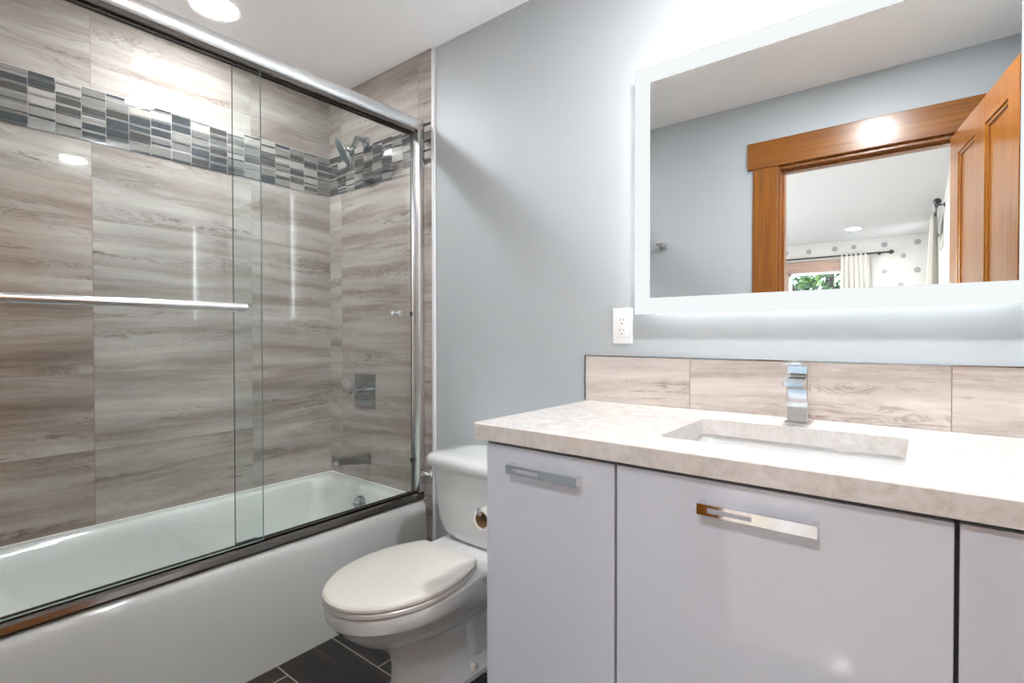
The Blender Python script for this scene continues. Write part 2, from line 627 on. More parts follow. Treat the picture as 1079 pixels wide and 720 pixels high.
# bedroom shell: far wall with window opening, its grey dots, side walls with openings
WX0, WX1, WZ0, WZ1 = 1.03, 1.90, 0.25, 2.03
bm = B()
box(bm, BX0, WX0, BY - 0.15, BY, 0, H)
box(bm, WX1, BX1 + 0.5, BY - 0.15, BY, 0, H)
box(bm, WX0, WX1, BY - 0.15, BY, WZ1, H)
box(bm, WX0, WX1, BY - 0.15, BY, 0, WZ0)
for (dx, dz, rr) in [(1.00, 2.335, .028), (1.285, 2.325, .034), (1.60, 2.333, .036), (1.82, 2.337, .03), (2.156, 2.335, .036), (2.50, 2.333, .036),
                     (2.356, 2.17, .03), (2.50, 1.975, .036), (2.16, 1.98, .03), (2.33, 1.79, .034), (2.5, 1.62, .036), (0.7, 2.335, .034),
                     (0.45, 2.1, .036), (0.7, 1.85, .034), (0.3, 2.33, .034), (2.16, 1.6, .034), (2.33, 1.42, .034), (0.45, 1.6, .034), (0.0, 2.2, .034)]:
    cyl(bm, (dx, BY, dz), (dx, BY + 0.002, dz), rr, mat=1)
struct('wall_bedroom_far', bm, [M['bed_wall'], M['dot']])
RY0, RY1 = -6.2, -5.1
bm = B()
box(bm, BX1, BX1 + 0.12, RY1, YO, 0, H)
box(bm, BX1, BX1 + 0.12, BY, RY0, 0, H)
box(bm, BX1, BX1 + 0.12, RY0, RY1, 2.15, H)
box(bm, BX1, BX1 + 0.12, RY0, RY1, 0, 0.6)
struct('wall_bedroom_right', bm, M['bed_wall'])
bm = B()
box(bm, BX0 - 0.12, BX0, -2.6, YO, 0, H)
box(bm, BX0 - 0.12, BX0, BY, -5.4, 0, H)
box(bm, BX0 - 0.12, BX0, -5.4, -2.6, 2.2, H)
box(bm, BX0 - 0.12, BX0, -5.4, -2.6, 0, 0.6)
struct('wall_bedroom_left', bm, M['bed_wall'])
bm = B(); box(bm, BX0, 0, YO, YO + 0.12, 0, H); struct('wall_bedroom_near', bm, M['bed_wall'])

# mosaic band (each tile modelled) : z 1.904 .. 2.110
MZ0, MZ1 = 1.903, 2.111
rnd = random.Random(21)


def mosaic_columns(bm, place, u_start, u_end, cw):
    """place(u0,u1,z0,z1,depth0,depth1,mat)"""
    u = u_start
    k = 0
    while u < u_end - 0.004:
        ue = min(u + cw, u_end)
        place(u, ue, MZ0, MZ1, 0.0, 0.002, 5)
        z = MZ0 + 0.001
        last = -1
        thick = rnd.random() < 0.5
        while z < MZ1 - 0.004:
            if thick:
                h = rnd.choice([0.020, 0.026, 0.030, 0.034])
                w = [5, 4, 6, 3, 4]
            else:
                h = rnd.choice([0.0065, 0.0075, 0.009])
                w = [5, 4, 5, 3, 3]
            m = last
            while m == last:
                m = rnd.choices(range(5), w)[0]
            last = m
            ze = min(z + h, MZ1 - 0.001)
            if MZ1 - ze < 0.007:
                ze = MZ1 - 0.001
            place(u + 0.0012, ue - 0.0012, z, ze - 0.0018, 0.0, 0.004, m)
            z = ze
            r_ = rnd.random()
            thick = False if thick else (r_ < 0.75)
        u = ue
        k += 1


bm = B()
mosaic_columns(bm, lambda a, b, c, d, e, f, m: box(bm, e, f, a, b, c, d, 0, m), -1.5275 + 0.0, -0.0105, 0.0758)
struct('trim_2', bm, MOS)
bm = B()
mosaic_columns(bm, lambda a, b, c, d, e, f, m: box(bm, a, b, -0.010 - f, -0.010 - e, c, d, 0, m), 0.005, 0.81, 0.0758)
struct('trim_3', bm, MOS)

# silicone joint between tub and tile
bm = B()
box(bm, 0, 0.006, YW + 0.01, -0.01, 0.402, 0.407)
box(bm, 0, 0.76, -0.016, -0.010, 0.402, 0.407)
struct('trim_4', bm, M['silicone'])

# door casing and jambs of the bathroom doorway (orange fir)
bm = B()
for (xa, xb) in ((DX0 - 0.135, DX0 - 0.012), (DX1 + 0.012, DX1 + 0.135)):
    box(bm, xa, xb, YW, YW + 0.018, 0, 2.06, 0.003)
    box(bm, xa, xb, YO - 0.018, YO, 0, 2.06, 0.003)
struct('trim_5', bm, M['fir'])
bm = B()
box(bm, DX0 - 0.162, DX1 + 0.162, YW, YW + 0.024, 2.06, 2.205, 0.003)
box(bm, DX0 - 0.162, DX1 + 0.162, YO - 0.024, YO, 2.06, 2.205, 0.003)
struct('trim_6', bm, M['fir_x'])
bm = B()
box(bm, DX0 - 0.02, DX0, YO, YW + 0.001, 0, DZ)
box(bm, DX1, DX1 + 0.02, YO, YW + 0.001, 0, DZ)
box(bm, DX0, DX0 + 0.012, YO + 0.02, YW - 0.045, 0, DZ - 0.012)
box(bm, DX0 - 0.02, DX1 + 0.02, YO, YW + 0.001, DZ, DZ + 0.02)
box(bm, DX0, DX1, YO + 0.02, YW - 0.045, DZ - 0.012, DZ)
struct('trim_7', bm, M['fir'])

# open door leaf
ang = R(10)
LW, LT = 0.80, 0.036
hinge = Vector((2.632, YW + 0.022, 0.0))
root = thing('door_1', 'orange fir panel door standing open, seen in the mirror', 'door', hinge, rotz=0)
root.rotation_euler = (0, 0, -ang)
tag(root, kind='structure')
# local: x = thickness (0..LT), y = along the leaf
bm = B()
st, top = 0.118, 0.102
cols = [(0.118, 0.349), (0.47, 0.70)]
rows = [(0.25, 0.93), (1.10, 1.935)]
box(bm, 0, LT, 0, cols[0][0], 0.01, 2.036, 0.002)
box(bm, 0, LT, cols[0][1], cols[1][0], 0.01, 2.036, 0.002)
box(bm, 0, LT, cols[1][1], LW, 0.01, 2.036, 0.002)
for (a, b) in cols:
    box(bm, 0.0005, LT - 0.0005, a - 0.005, b + 0.005, 0.01, rows[0][0])
    box(bm, 0.0005, LT - 0.0005, a - 0.005, b + 0.005, rows[0][1], rows[1][0])
    box(bm, 0.0005, LT - 0.0005, a - 0.005, b + 0.005, rows[1][1], 2.036)
leaf = mesh('leaf_frame', bm, M['fir'], root, local=True)
for (a, b) in cols:
    for (c, d) in rows:
        bm = B()
        box(bm, 0.012, LT - 0.012, a - 0.004, b + 0.004, c - 0.004, d + 0.004)
        # moulding frame around the panel
        for (ya, yb, za, zb) in ((a, a + 0.014, c, d), (b - 0.014, b, c, d), (a, b, c, c + 0.014), (a, b, d - 0.014, d)):
            box(bm, 0.005, LT - 0.005, ya, yb, za, zb, 0.003)
        mesh('door_panel', bm, M['fir'], root, local=True)
bm = B()
lathe(bm, [(0.028, 0), (0.028, 0.004), (0.012, 0.008), (0.011, 0.035), (0.026, 0.045), (0.028, 0.06), (0.02, 0.07), (0, 0.072)], (0, 0.74, 0.95), (-1, 0, 0))
lathe(bm, [(0.028, 0), (0.028, 0.004), (0.012, 0.008), (0.011, 0.035), (0.026, 0.045), (0.028, 0.06), (0.02, 0.07), (0, 0.072)], (LT, 0.74, 0.95), (1, 0, 0))
mesh('door_knob', bm, M['satin'], root, smooth=40, local=True)

# ------------------------------------------------------------------ bathtub
X1 = 0.79
root = thing('bathtub', 'white alcove bathtub below the sliding glass doors', 'bathtub', (0.40, -0.785, 0))
bm = B()
ya, yb = YW + 0.012, -0.012
rings = []
for (x1, z) in ((0.790, 0.0), (0.789, 0.03), (0.784, 0.15), (0.776, 0.28), (0.771, 0.34), (0.767, 0.365), (0.761, 0.382), (0.751, 0.394), (0.740, 0.400), (0.728, 0.403)):
    rings.append(rrect(0.003, x1, ya, yb, 0.006, z))
for (x0, x1, y0, y1, r, z) in ((0.045, 0.684, -1.49, -0.072, 0.085, 0.403), (0.052, 0.677, -1.48, -0.079, 0.085, 0.399), (0.060, 0.668, -1.468, -0.087, 0.085, 0.388),
                               (0.070, 0.658, -1.44, -0.097, 0.09, 0.33), (0.085, 0.645, -1.39, -0.112, 0.10, 0.26), (0.105, 0.628, -1.32, -0.132, 0.11, 0.17), (0.13, 0.605, -1.26, -0.155, 0.12, 0.115),
                               (0.165, 0.575, -1.20, -0.19, 0.11, 0.088), (0.22, 0.52, -1.12, -0.25, 0.09, 0.08)):
    rings.append(rrect(x0, x1, y0, y1, r, z))
loft(bm, rings)
mesh('tub_shell', bm, M['tub'], root, smooth=35)
bm = B()
oc, nrm = Vector((0.395, -0.102, 0.328)), Vector((0, -1, 0.22)).normalized()
lathe(bm, [(0.038, -0.006), (0.038, 0.004), (0.037, 0.008), (0.033, 0.012), (0.026, 0.015), (0.022, 0.0125), (0.012, 0.0125), (0.010, 0.018), (0, 0.019)], oc, nrm, 40)
tube(bm, [oc + nrm * 0.014, oc + nrm * 0.032 + Vector((0, 0, 0.0)), oc + nrm * 0.046 + Vector((0, 0, -0.006))], 0.005)
mesh('overflow_plate', bm, M['chrome_dimmed'], root, smooth=35, label='round chrome overflow plate')
bm = B()
lathe(bm, [(0.036, 0), (0.034, 0.004), (0.02, 0.005), (0.018, 0.001), (0, 0.001)], (0.39, -0.33, 0.079), (0, 0, 1), 32)
mesh('drain', bm, M['chrome'], root, smooth=35, label='round chrome drain')

# ------------------------------------------------------------------ sliding shower door
root = thing('sliding_shower_door', 'frameless sliding glass tub door with bright header and dark track', 'shower door', (0.733, -0.785, 0.403))
y0, y1 = YW + 0.012, -0.0115
# header: rounded oval profile swept along y
bm = B()
cx, cz, hw, hh = 0.729, 2.101, 0.031, 0.029
prof = []
for k in range(28):
    t = 2 * math.pi * k / 28
    e = 0.62
    px = abs(math.cos(t)) ** e * math.copysign(1, math.cos(t)) * hw
    pz = abs(math.sin(t)) ** e * math.copysign(1, math.sin(t)) * hh
    prof.append(Vector((cx + px, y0, cz + pz)))
prism(bm, prof, Vector((0, y1 - y0, 0)))
hd = mesh('header_rail', bm, M['satin'], root, smooth=50, label='rounded bright metal header rail')
bm = B()
box(bm, 0.703, 0.708, y0, y1, 2.060, 2.076)
box(bm, 0.7225, 0.7275, y0, y1, 2.060, 2.076)
box(bm, 0.748, 0.753, y0, y1, 2.062, 2.076)
mesh('header_channel', bm, M['chrome_dark'], root, label='dark channel under the header rail')
bm = B()
pf = [(0.693, 0.403), (0.758, 0.403), (0.758, 0.409), (0.751, 0.424), (0.744, 0.430), (0.738, 0.430), (0.736, 0.422), (0.724, 0.422), (0.722, 0.434), (0.716, 0.434),
      (0.714, 0.422), (0.702, 0.422), (0.700, 0.430), (0.693, 0.430)]
prism(bm, [Vector((a, y0, b)) for a, b in pf], Vector((0, y1 - y0, 0)))
mesh('bottom_track', bm, M['chrome_dark'], root, label='chrome bottom track with its dark reflection put in the colour')
for (wa, wb) in ((-0.040, -0.0115), (YW + 0.0115, YW + 0.04)):
    bm = B()
    box(bm, 0.716, 0.757, wa, wb, 0.434, 2.08, 0.003)
    box(bm, 0.708, 0.713, wa - 0.006 if wa > -1 else wa, wb if wa > -1 else wb + 0.006, 0.434, 2.07, 0.001)
    mesh('wall_jamb', bm, M['satin'], root, smooth=30)
def glass_box(*a):
    bm = B()
    box(bm, *a)
    for f in bm.faces:
        f.normal_update()
        if abs(f.normal.x) < 0.5:
            f.material_index = 1
    return bm


# inner panel (by the shower head) and outer panel (with the towel bar)
bm = glass_box(0.711, 0.719, -0.824, -0.050, 0.438, 2.080)
pA = mesh('glass_panel', bm, [M['glass'], M['edge_dark']], root, label='inner clear glass panel with small knob')
bm = glass_box(0.734, 0.742, -1.535, -0.740, 0.438, 2.080)
pB = mesh('glass_panel', bm, [M['glass'], M['edge_light']], root, label='outer clear glass panel with towel bar')
bm = B()
box(bm, 0.708, 0.722, -0.822, -0.750, 0.434, 0.441)
mesh('bottom_seal', bm, M['rubber'], pA, label='short dark seal at the foot of the glass')
bm = B()
for sx in (1, -1):
    x0 = 0.719 if sx > 0 else 0.711
    lathe(bm, [(0.006, 0), (0.006, 0.010), (0.0125, 0.013), (0.0125, 0.022), (0.009, 0.025), (0, 0.0255)], (x0, -0.135, 1.247), (sx, 0, 0), 24)
mesh('knob', bm, M['chrome'], pA, smooth=35, label='small round chrome knob')
bm = B()
tube(bm, [(0.789, -1.50, 1.243), (0.789, -1.1, 1.243), (0.789, -0.815, 1.243)], 0.0125, 20)
for yy in (-0.835, -1.48):
    cyl(bm, (0.742, yy, 1.243), (0.789, yy, 1.243), 0.0085, n=20)
    lathe(bm, [(0.015, 0), (0.015, 0.004), (0.010, 0.006), (0, 0.006)], (0.742, yy, 1.243), (1, 0, 0), 24)
    lathe(bm, [(0.012, 0), (0.012, 0.005), (0, 0.006)], (0.734, yy, 1.243), (-1, 0, 0), 24)
mesh('towel_bar', bm, M['satin'], pB, smooth=35, label='round satin towel bar')
for (zz) in (1.247, 0.578):
    bm = B()
    box(bm, 0.707, 0.715, -0.056, -0.040, zz - 0.010, zz + 0.010, 0.003)
    mesh('bumper', bm, M['rubber'], root, label='small dark bumper on the wall jamb')

# ------------------------------------------------------------------ shower head, valve, spout
root = thing('wall_shower', 'round chrome shower head on a bent arm above the tub', 'shower head', (0.335, -0.011, 2.125))
bm = B()
lathe(bm, [(0.028, 0), (0.027, 0.006), (0.014, 0.012), (0, 0.012)], (0.335, -0.0145, 2.122), (0, -1, 0))
mesh('flange', bm, M['chrome_dimmed'], root, smooth=35)
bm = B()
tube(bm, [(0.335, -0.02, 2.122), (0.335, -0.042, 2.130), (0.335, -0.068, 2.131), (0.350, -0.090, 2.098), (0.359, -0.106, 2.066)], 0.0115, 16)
mesh('shower_arm', bm, M['chrome_dimmed'], root, smooth=60)
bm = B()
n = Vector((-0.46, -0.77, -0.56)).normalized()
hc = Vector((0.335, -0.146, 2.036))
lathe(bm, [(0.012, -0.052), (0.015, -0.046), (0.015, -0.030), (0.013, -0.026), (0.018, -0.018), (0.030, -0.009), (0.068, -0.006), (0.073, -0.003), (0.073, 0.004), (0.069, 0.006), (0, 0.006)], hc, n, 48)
mesh('shower_head', bm, M['chrome_dimmed'], root, smooth=35)
bm = B()
lathe(bm, [(0.068, 0.0062), (0.067, 0.0072), (0, 0.0072)], hc, n, 48)
q = n.to_track_quat('Z', 'Y')
for ring_r, cnt in ((0.014, 6), (0.028, 12), (0.042, 18), (0.052, 24)):
    for k in range(cnt):
        t = 2 * math.pi * k / cnt
        p = hc + n * 0.007 + q @ Vector((ring_r * math.cos(t), ring_r * math.sin(t), 0))
        cyl(bm, p, p + n * 0.002, 0.0015, n=6, mat=1)
mesh('spray_face', bm, [M['face_grey'], M['rubber']], root, label='grey spray face with rings of nozzles')

root = thing('shower_valve', 'square chrome shower valve with lever above the tub spout', 'shower valve', (0.318, -0.010, 0.865))
bm = B()
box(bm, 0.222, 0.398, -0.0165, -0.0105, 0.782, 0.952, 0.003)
mesh('valve_plate', bm, M['chrome_dimmed'], root)
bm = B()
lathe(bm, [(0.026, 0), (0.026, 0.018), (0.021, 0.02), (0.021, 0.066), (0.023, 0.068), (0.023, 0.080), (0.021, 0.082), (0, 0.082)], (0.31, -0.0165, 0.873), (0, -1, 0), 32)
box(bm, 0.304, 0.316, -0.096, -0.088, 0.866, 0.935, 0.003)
mesh('valve_handle', bm, M['chrome_dimmed'], root, smooth=35)
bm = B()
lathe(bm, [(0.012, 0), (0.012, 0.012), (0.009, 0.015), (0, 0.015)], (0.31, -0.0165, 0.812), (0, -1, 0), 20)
mesh('diverter_button', bm, M['chrome_dimmed'], root, smooth=35)

bm = B()
a = [(-0.0105, 0.497), (-0.0105, 0.549), (-0.06, 0.553), (-0.197, 0.555), (-0.199, 0.545), (-0.197, 0.524), (-0.14, 0.520), (-0.05, 0.505)]
prism(bm, [Vector((0.305, p, q_)) for p, q_ in a], Vector((0.055, 0, 0)))
bmesh.ops.bevel(bm, geom=list(bm.edges), offset=0.003, segments=2, affect='EDGES')
tag(mesh('tub_spout', bm, M['chrome_dimmed'], at=(0.335, -0.0105, 0.52)), 'flat rectangular chrome tub spout on the tiled end wall', 'tub spout')

# ------------------------------------------------------------------ toilet
TX = 1.25


def egg(yb, yf, hw, z, back=0.66, yc=None, n=20, cx=TX):
    """outline with a squared back at yb and an elliptical front reaching yf"""
    yc = yc if yc is not None else yb + (yf - yb) * 0.46
    pts = []
    for k in range(n + 1):                      # front, right side to left side
        t = math.pi * k / n
        pts.append(Vector((cx + hw * math.cos(t), yc - (yc - yf) * math.sin(t), z)))
    m = 8
    for k in range(1, m + 1):                   # left side, going back
        s = k / m
        pts.append(Vector((cx - hw * (1 - (1 - back) * s ** 2.0), yc + (yb - yc) * s * (1 if k < m else 0.985), z)))
    wb = hw * back
    for k in range(1, 6):
        s = k / 6
        pts.append(Vector((cx - wb * 0.96 + 2 * wb * 0.96 * s, yb, z)))
    for k in range(m, 0, -1):
        s = k / m
        pts.append(Vector((cx + hw * (1 - (1 - back) * s ** 2.0), yc + (yb - yc) * s * (1 if k < m else 0.985), z)))
    return pts


root = thing('toilet', 'white two-piece toilet with closed lid between tub and vanity', 'toilet', (TX, -0.36, 0))
bm = B()
R_ = []
for (yb_, yf, hw, z, bk) in ((-0.10, -0.600, 0.125, 0.0, 0.95), (-0.10, -0.602, 0.125, 0.016, 0.95), (-0.105, -0.592, 0.112, 0.028, 0.95),
                             (-0.11, -0.585, 0.096, 0.06, 0.95), (-0.12, -0.585, 0.088, 0.12, 0.95), (-0.12, -0.600, 0.088, 0.165, 0.95), (-0.12, -0.632, 0.100, 0.192, 0.95),
                             (-0.13, -0.680, 0.130, 0.222, 0.9), (-0.16, -0.735, 0.160, 0.262, 0.85), (-0.20, -0.770, 0.176, 0.298, 0.80), (-0.24, -0.782, 0.184, 0.316, 0.74),
                             (-0.26, -0.792, 0.189, 0.324, 0.72), (-0.27, -0.797, 0.190, 0.356, 0.72), (-0.27, -0.794, 0.188, 0.365, 0.72), (-0.28, -0.785, 0.18, 0.369, 0.70)):
    R_.append(egg(yb_, yf, hw, z, bk, yc=-0.30 if z < 0.2 else -0.53 + max(0, 0.32 - z) * 1.2))
loft(bm, R_)
# deck and trapway body below the tank
loft(bm, [rrect(TX - 0.10, TX + 0.10, -0.34, -0.06, 0.04, 0.02), rrect(TX - 0.10, TX + 0.10, -0.36, -0.05, 0.04, 0.18),
          rrect(TX - 0.115, TX + 0.115, -0.38, -0.04, 0.04, 0.27), rrect(TX - 0.16, TX + 0.16, -0.42, -0.03, 0.04, 0.325),
          rrect(TX - 0.168, TX + 0.168, -0.42, -0.028, 0.04, 0.36), rrect(TX - 0.162, TX + 0.162, -0.41, -0.034, 0.035, 0.3685)])
bowl = mesh('bowl', bm, M['porcelain'], root, smooth=38)
bm = B()
o_ = dict(yc=-0.545)
for dz, dd in ((0, 0),):
    loft(bm, [egg(-0.345, -0.785, 0.170, 0.3693, 0.68, **o_), egg(-0.345, -0.785, 0.170, 0.3722, 0.68, **o_), egg(-0.334, -0.801, 0.187, 0.3735, 0.68, **o_), egg(-0.333, -0.802, 0.188, 0.383, 0.68, **o_), egg(-0.336, -0.797, 0.184, 0.387, 0.68, **o_)])
mesh('seat', bm, M['seat'], root, smooth=30)
bm = B()
loft(bm, [egg(-0.345, -0.785, 0.170, 0.3875, 0.68, **o_), egg(-0.345, -0.785, 0.170, 0.3905, 0.68, **o_), egg(-0.333, -0.803, 0.188, 0.392, 0.68, **o_), egg(-0.333, -0.803, 0.188, 0.400, 0.68, **o_),
          egg(-0.338, -0.797, 0.183, 0.4055, 0.68, **o_), egg(-0.355, -0.775, 0.165, 0.409, 0.68, **o_), egg(-0.42, -0.70, 0.10, 0.411, 0.7, yc=-0.545)])
mesh('lid', bm, M['seat'], root, smooth=30)
for s in (-1, 1):
    bm = B()
    cyl(bm, (TX + s * 0.075 - 0.022, -0.322, 0.386), (TX + s * 0.075 + 0.022, -0.322, 0.386), 0.011, n=16)
    box(bm, TX + s * 0.075 - 0.02, TX + s * 0.075 + 0.02, -0.338, -0.306, 0.369, 0.384, 0.003)
    mesh('seat_hinge', bm, M['seat'], root, smooth=35)
bm = B()


def tank_ring(hw, yf, z, r=0.045, bow=0.012, yb_=-0.022):
    pts = rrect(TX - hw, TX + hw, yf, yb_, r, z, n=6, side=6)
    for p in pts:
        if p.y < (yf + yb_) / 2:
            p.y -= bow * (1 - ((p.x - TX) / hw) ** 2)
    return pts


loft(bm, [tank_ring(0.135, -0.185, 0.3695), tank_ring(0.155, -0.20, 0.375), tank_ring(0.182, -0.213, 0.40), tank_ring(0.203, -0.222, 0.45), tank_ring(0.212, -0.228, 0.52), tank_ring(0.220, -0.234, 0.648)])
mesh('tank', bm, M['porcelain'], root, smooth=40)
bm = B()
loft(bm, [tank_ring(0.222, -0.238, 0.646), tank_ring(0.232, -0.250, 0.650), tank_ring(0.236, -0.256, 0.660), tank_ring(0.236, -0.256, 0.675), tank_ring(0.230, -0.250, 0.688), tank_ring(0.218, -0.238, 0.694), tank_ring(0.15, -0.18, 0.697, 0.04)])
mesh('tank_lid', bm, M['porcelain'], root, smooth=40)
bm = B()
lx = TX - 0.205
lathe(bm, [(0.017, 0), (0.017, 0.006), (0.012, 0.012), (0, 0.014)], (lx, -0.236, 0.612), (-0.25, -1, 0), 24)
tube(bm, [(lx, -0.245, 0.612), (lx - 0.012, -0.254, 0.612), (lx - 0.03, -0.252, 0.608), (lx - 0.042, -0.245, 0.606)], 0.0075)
mesh('flush_lever', bm, M['chrome'], root, smooth=50, label='chrome flush lever')
for s in (-1, 1):
    bm = B()
    lathe(bm, [(0.014, 0.0), (0.014, 0.008), (0.011, 0.016), (0.005, 0.019), (0, 0.0195)], (TX + s * 0.106, -0.335, 0.025), (0, 0, 1), 20)
    mesh('bolt_cap', bm, M['cap'], root, smooth=40, label='small cream floor bolt cap')

# ------------------------------------------------------------------ vanity: three cabinet units, worktop, sink, faucet
VF = -0.566     # carcass front
DF = -0.585     # door front


def cabinet(name, x0, x1, label, handle=None, lside=False):
    root = thing(name, label, 'cabinet', ((x0 + x1) / 2, -0.29, 0), group=None)
    bm = B()
    t = 0.018
    xa = x0 if not lside else x0 + 0.0
    yb_ = -0.014
    box(bm, xa, xa + t, VF, yb_, 0.0, 0.876)
    box(bm, x1 - t, x1, VF, yb_, 0.0, 0.876)
    box(bm, xa + t, x1 - t, VF, yb_, 0.10, 0.118)
    box(bm, xa + t, x1 - t, yb_ - 0.01, yb_, 0.118, 0.876)
    box(bm, xa + t, x1 - t, VF, VF + 0.02, 0.84, 0.876)
    mesh('carcass', bm, M['carcass'], root)
    bm = B()
    box(bm, xa + t, x1 - t, VF + 0.05, VF + 0.066, 0, 0.10)
    mesh('toe_kick', bm, M['carcass'], root)
    if lside:
        bm = B()
        box(bm, xa - 0.006, xa, DF, -0.002, 0.0, 0.876, 0.001, seg=1)
        mesh('side_panel', bm, M['lacquer'], root, label='glossy pale grey side panel')
    bm = B()
    dx0, dx1 = (x0 + 0.003 if not lside else x0), x1 - 0.003
    box(bm, dx0, dx1, DF, VF - 0.001, 0.105, 0.867, 0.0015, seg=2)
    door = mesh('door', bm, M['lacquer'], root)
    if handle:
        ha, hb = handle
        bm = B()
        za, zb, yf, yk = 0.808, 0.829, -0.616, -0.606
        sl0, sl1 = ha + 0.020, ha + 0.098
        box(bm, ha, sl0, yf, yk, za, zb)
        box(bm, sl0, sl1, yf, yk, za, za + 0.006)
        box(bm, sl0, sl1, yf, yk, zb - 0.006, zb)
        box(bm, sl1, hb, yf, yk, za, zb)
        bmesh.ops.remove_doubles(bm, verts=bm.verts, dist=1e-5)
        box(bm, ha, ha + 0.010, yk, DF + 0.0005, za, zb, 0.001)
        box(bm, hb - 0.010, hb, yk, DF + 0.0005, za, zb, 0.001)
        mesh('handle', bm, M['chrome'], door, label='flat chrome bar handle with a slot')
    return root


cabinet('vanity_cabinet', 1.645, 2.0125, 'narrow glossy pale grey cabinet nearest the toilet', (1.728, 1.931), True)
cabinet('vanity_cabinet', 2.0125, 2.576, 'wide glossy pale grey cabinet under the sink', (2.198, 2.398))
cabinet('vanity_cabinet', 2.576, 2.975, 'glossy pale grey cabinet cut off at the right edge', (2.69, 2.893))

# worktop with sink cut-out
CX0, CX1, CY0, CY1 = 1.613, 2.978, -0.607, -0.002
SX0, SX1, SY0, SY1 = 2.068, 2.512, -0.485, -0.172
bm = B()
outer = lambda z, d=0: rrect(CX0 + d, CX1, CY0 + d, CY1, 0.002, z)
inner = lambda z: rrect(SX0, SX1, SY0, SY1, 0.022, z)
v = [[bm.verts.new(p) for p in r] for r in (outer(0.879), outer(0.918), outer(0.9205, 0.002), inner(0.9205), inner(0.879))]
for a, b in zip(v, v[1:] + v[:1]):
    n_ = len(a)
    for i in range(n_):
        j = (i + 1) % n_
        bm.faces.new((a[i], a[j], b[j], b[i]))
tag(mesh('countertop', bm, M['quartz'], at=(2.3, -0.3, 0.879), smooth=30), 'pale speckled quartz vanity countertop around the sink', 'countertop')

root = thing('sink', 'rectangular white undermount sink set into the countertop', 'sink', (2.29, -0.328, 0.74))
bm = B()
d = 0.006
loft(bm, [rrect(SX0 - 0.03, SX1 + 0.03, SY0 - 0.03, SY1 + 0.03, 0.03, 0.8785), rrect(SX0 - d, SX1 + d, SY0 - d, SY1 + d, 0.03, 0.8785), rrect(SX0 - 0.004, SX1 + 0.004, SY0 - 0.004, SY1 + 0.004, 0.03, 0.870),
          rrect(SX0 + 0.01, SX1 - 0.01, SY0 + 0.01, SY1 - 0.01, 0.03, 0.775), rrect(SX0 + 0.03, SX1 - 0.03, SY0 + 0.03, SY1 - 0.03, 0.03, 0.752),
          rrect(SX0 + 0.12, SX1 - 0.12, SY0 + 0.10, SY1 - 0.10, 0.03, 0.746)], cap0=False)
loft(bm, [rrect(SX0 - 0.03, SX1 + 0.03, SY0 - 0.03, SY1 + 0.03, 0.03, 0.8785), rrect(SX0 - 0.02, SX1 + 0.02, SY0 - 0.02, SY1 + 0.02, 0.03, 0.862),
          rrect(SX0 - 0.005, SX1 + 0.005, SY0 - 0.005, SY1 + 0.005, 0.03, 0.765), rrect(SX0 + 0.03, SX1 - 0.03, SY0 + 0.03, SY1 - 0.03, 0.03, 0.736)], cap0=False)
mesh('basin', bm, M['porcelain'], root, smooth=35)
bm = B()
lathe(bm, [(0.030, 0), (0.028, 0.003), (0.020, 0.004), (0.019, 0.008), (0, 0.009)], (2.29, -0.328, 0.746), (0, 0, 1), 32)
mesh('drain', bm, M['chrome'], root, smooth=35, label='chrome pop-up drain')

FX = 2.286
root = thing('faucet', 'square chrome single-lever faucet behind the sink', 'faucet', (FX, -0.10, 0.9207))
bm = B()
box(bm, FX - 0.030, FX + 0.030, -0.130, -0.068, 0.9207, 0.9275, 0.002)
mesh('base_plate', bm, M['chrome'], root)
bm = B()
box(bm, FX - 0.0235, FX + 0.0235, -0.124, -0.074, 0.9275, 1.046, 0.0015)
mesh('faucet_body', bm, M['chrome'], root)
bm = B()
pr = [(-0.124, 1.044), (-0.124, 1.010), (-0.150, 1.016), (-0.195, 1.024), (-0.195, 1.034)]
prism(bm, [Vector((FX - 0.022, p, q_)) for p, q_ in pr], Vector((0.044, 0, 0)))
mesh('spout', bm, M['chrome'], root)
bm = B()
box(bm, FX - 0.017, FX + 0.017, -0.116, -0.080, 1.046, 1.051)
mesh('lever_neck', bm, M['chrome_dark'], root, label='dark gap under the lever')
bm = B()
box(bm, FX - 0.0235, FX + 0.0235, -0.124, -0.074, 1.051, 1.071, 0.0015)
prism(bm, [Vector((FX - 0.0235, p, q_)) for p, q_ in ((-0.074, 1.071), (-0.074, 1.076), (-0.216, 1.080), (-0.216, 1.0775), (-0.124, 1.071))], Vector((0.047, 0, 0)))
mesh('lever', bm, M['chrome'], root)

# backsplash: three tiles
bm = B()
for (a, b) in ((1.602, 1.9728), (1.9732, 2.5898), (2.5902, 2.978)):
    box(bm, a, b, -0.011, -0.0005, 0.921, 1.0755, 0.0008, seg=1)
box(bm, 1.600, 2.978, -0.012, -0.0005, 1.0757, 1.0785, mat=1)
box(bm, 1.5985, 1.601, -0.012, -0.0005, 0.921, 1.0785, mat=1)
tag(mesh('backsplash', bm, [M['tile_bs'], M['chrome_dimmed']]), 'row of beige veined stone tiles standing along the countertop', 'backsplash')

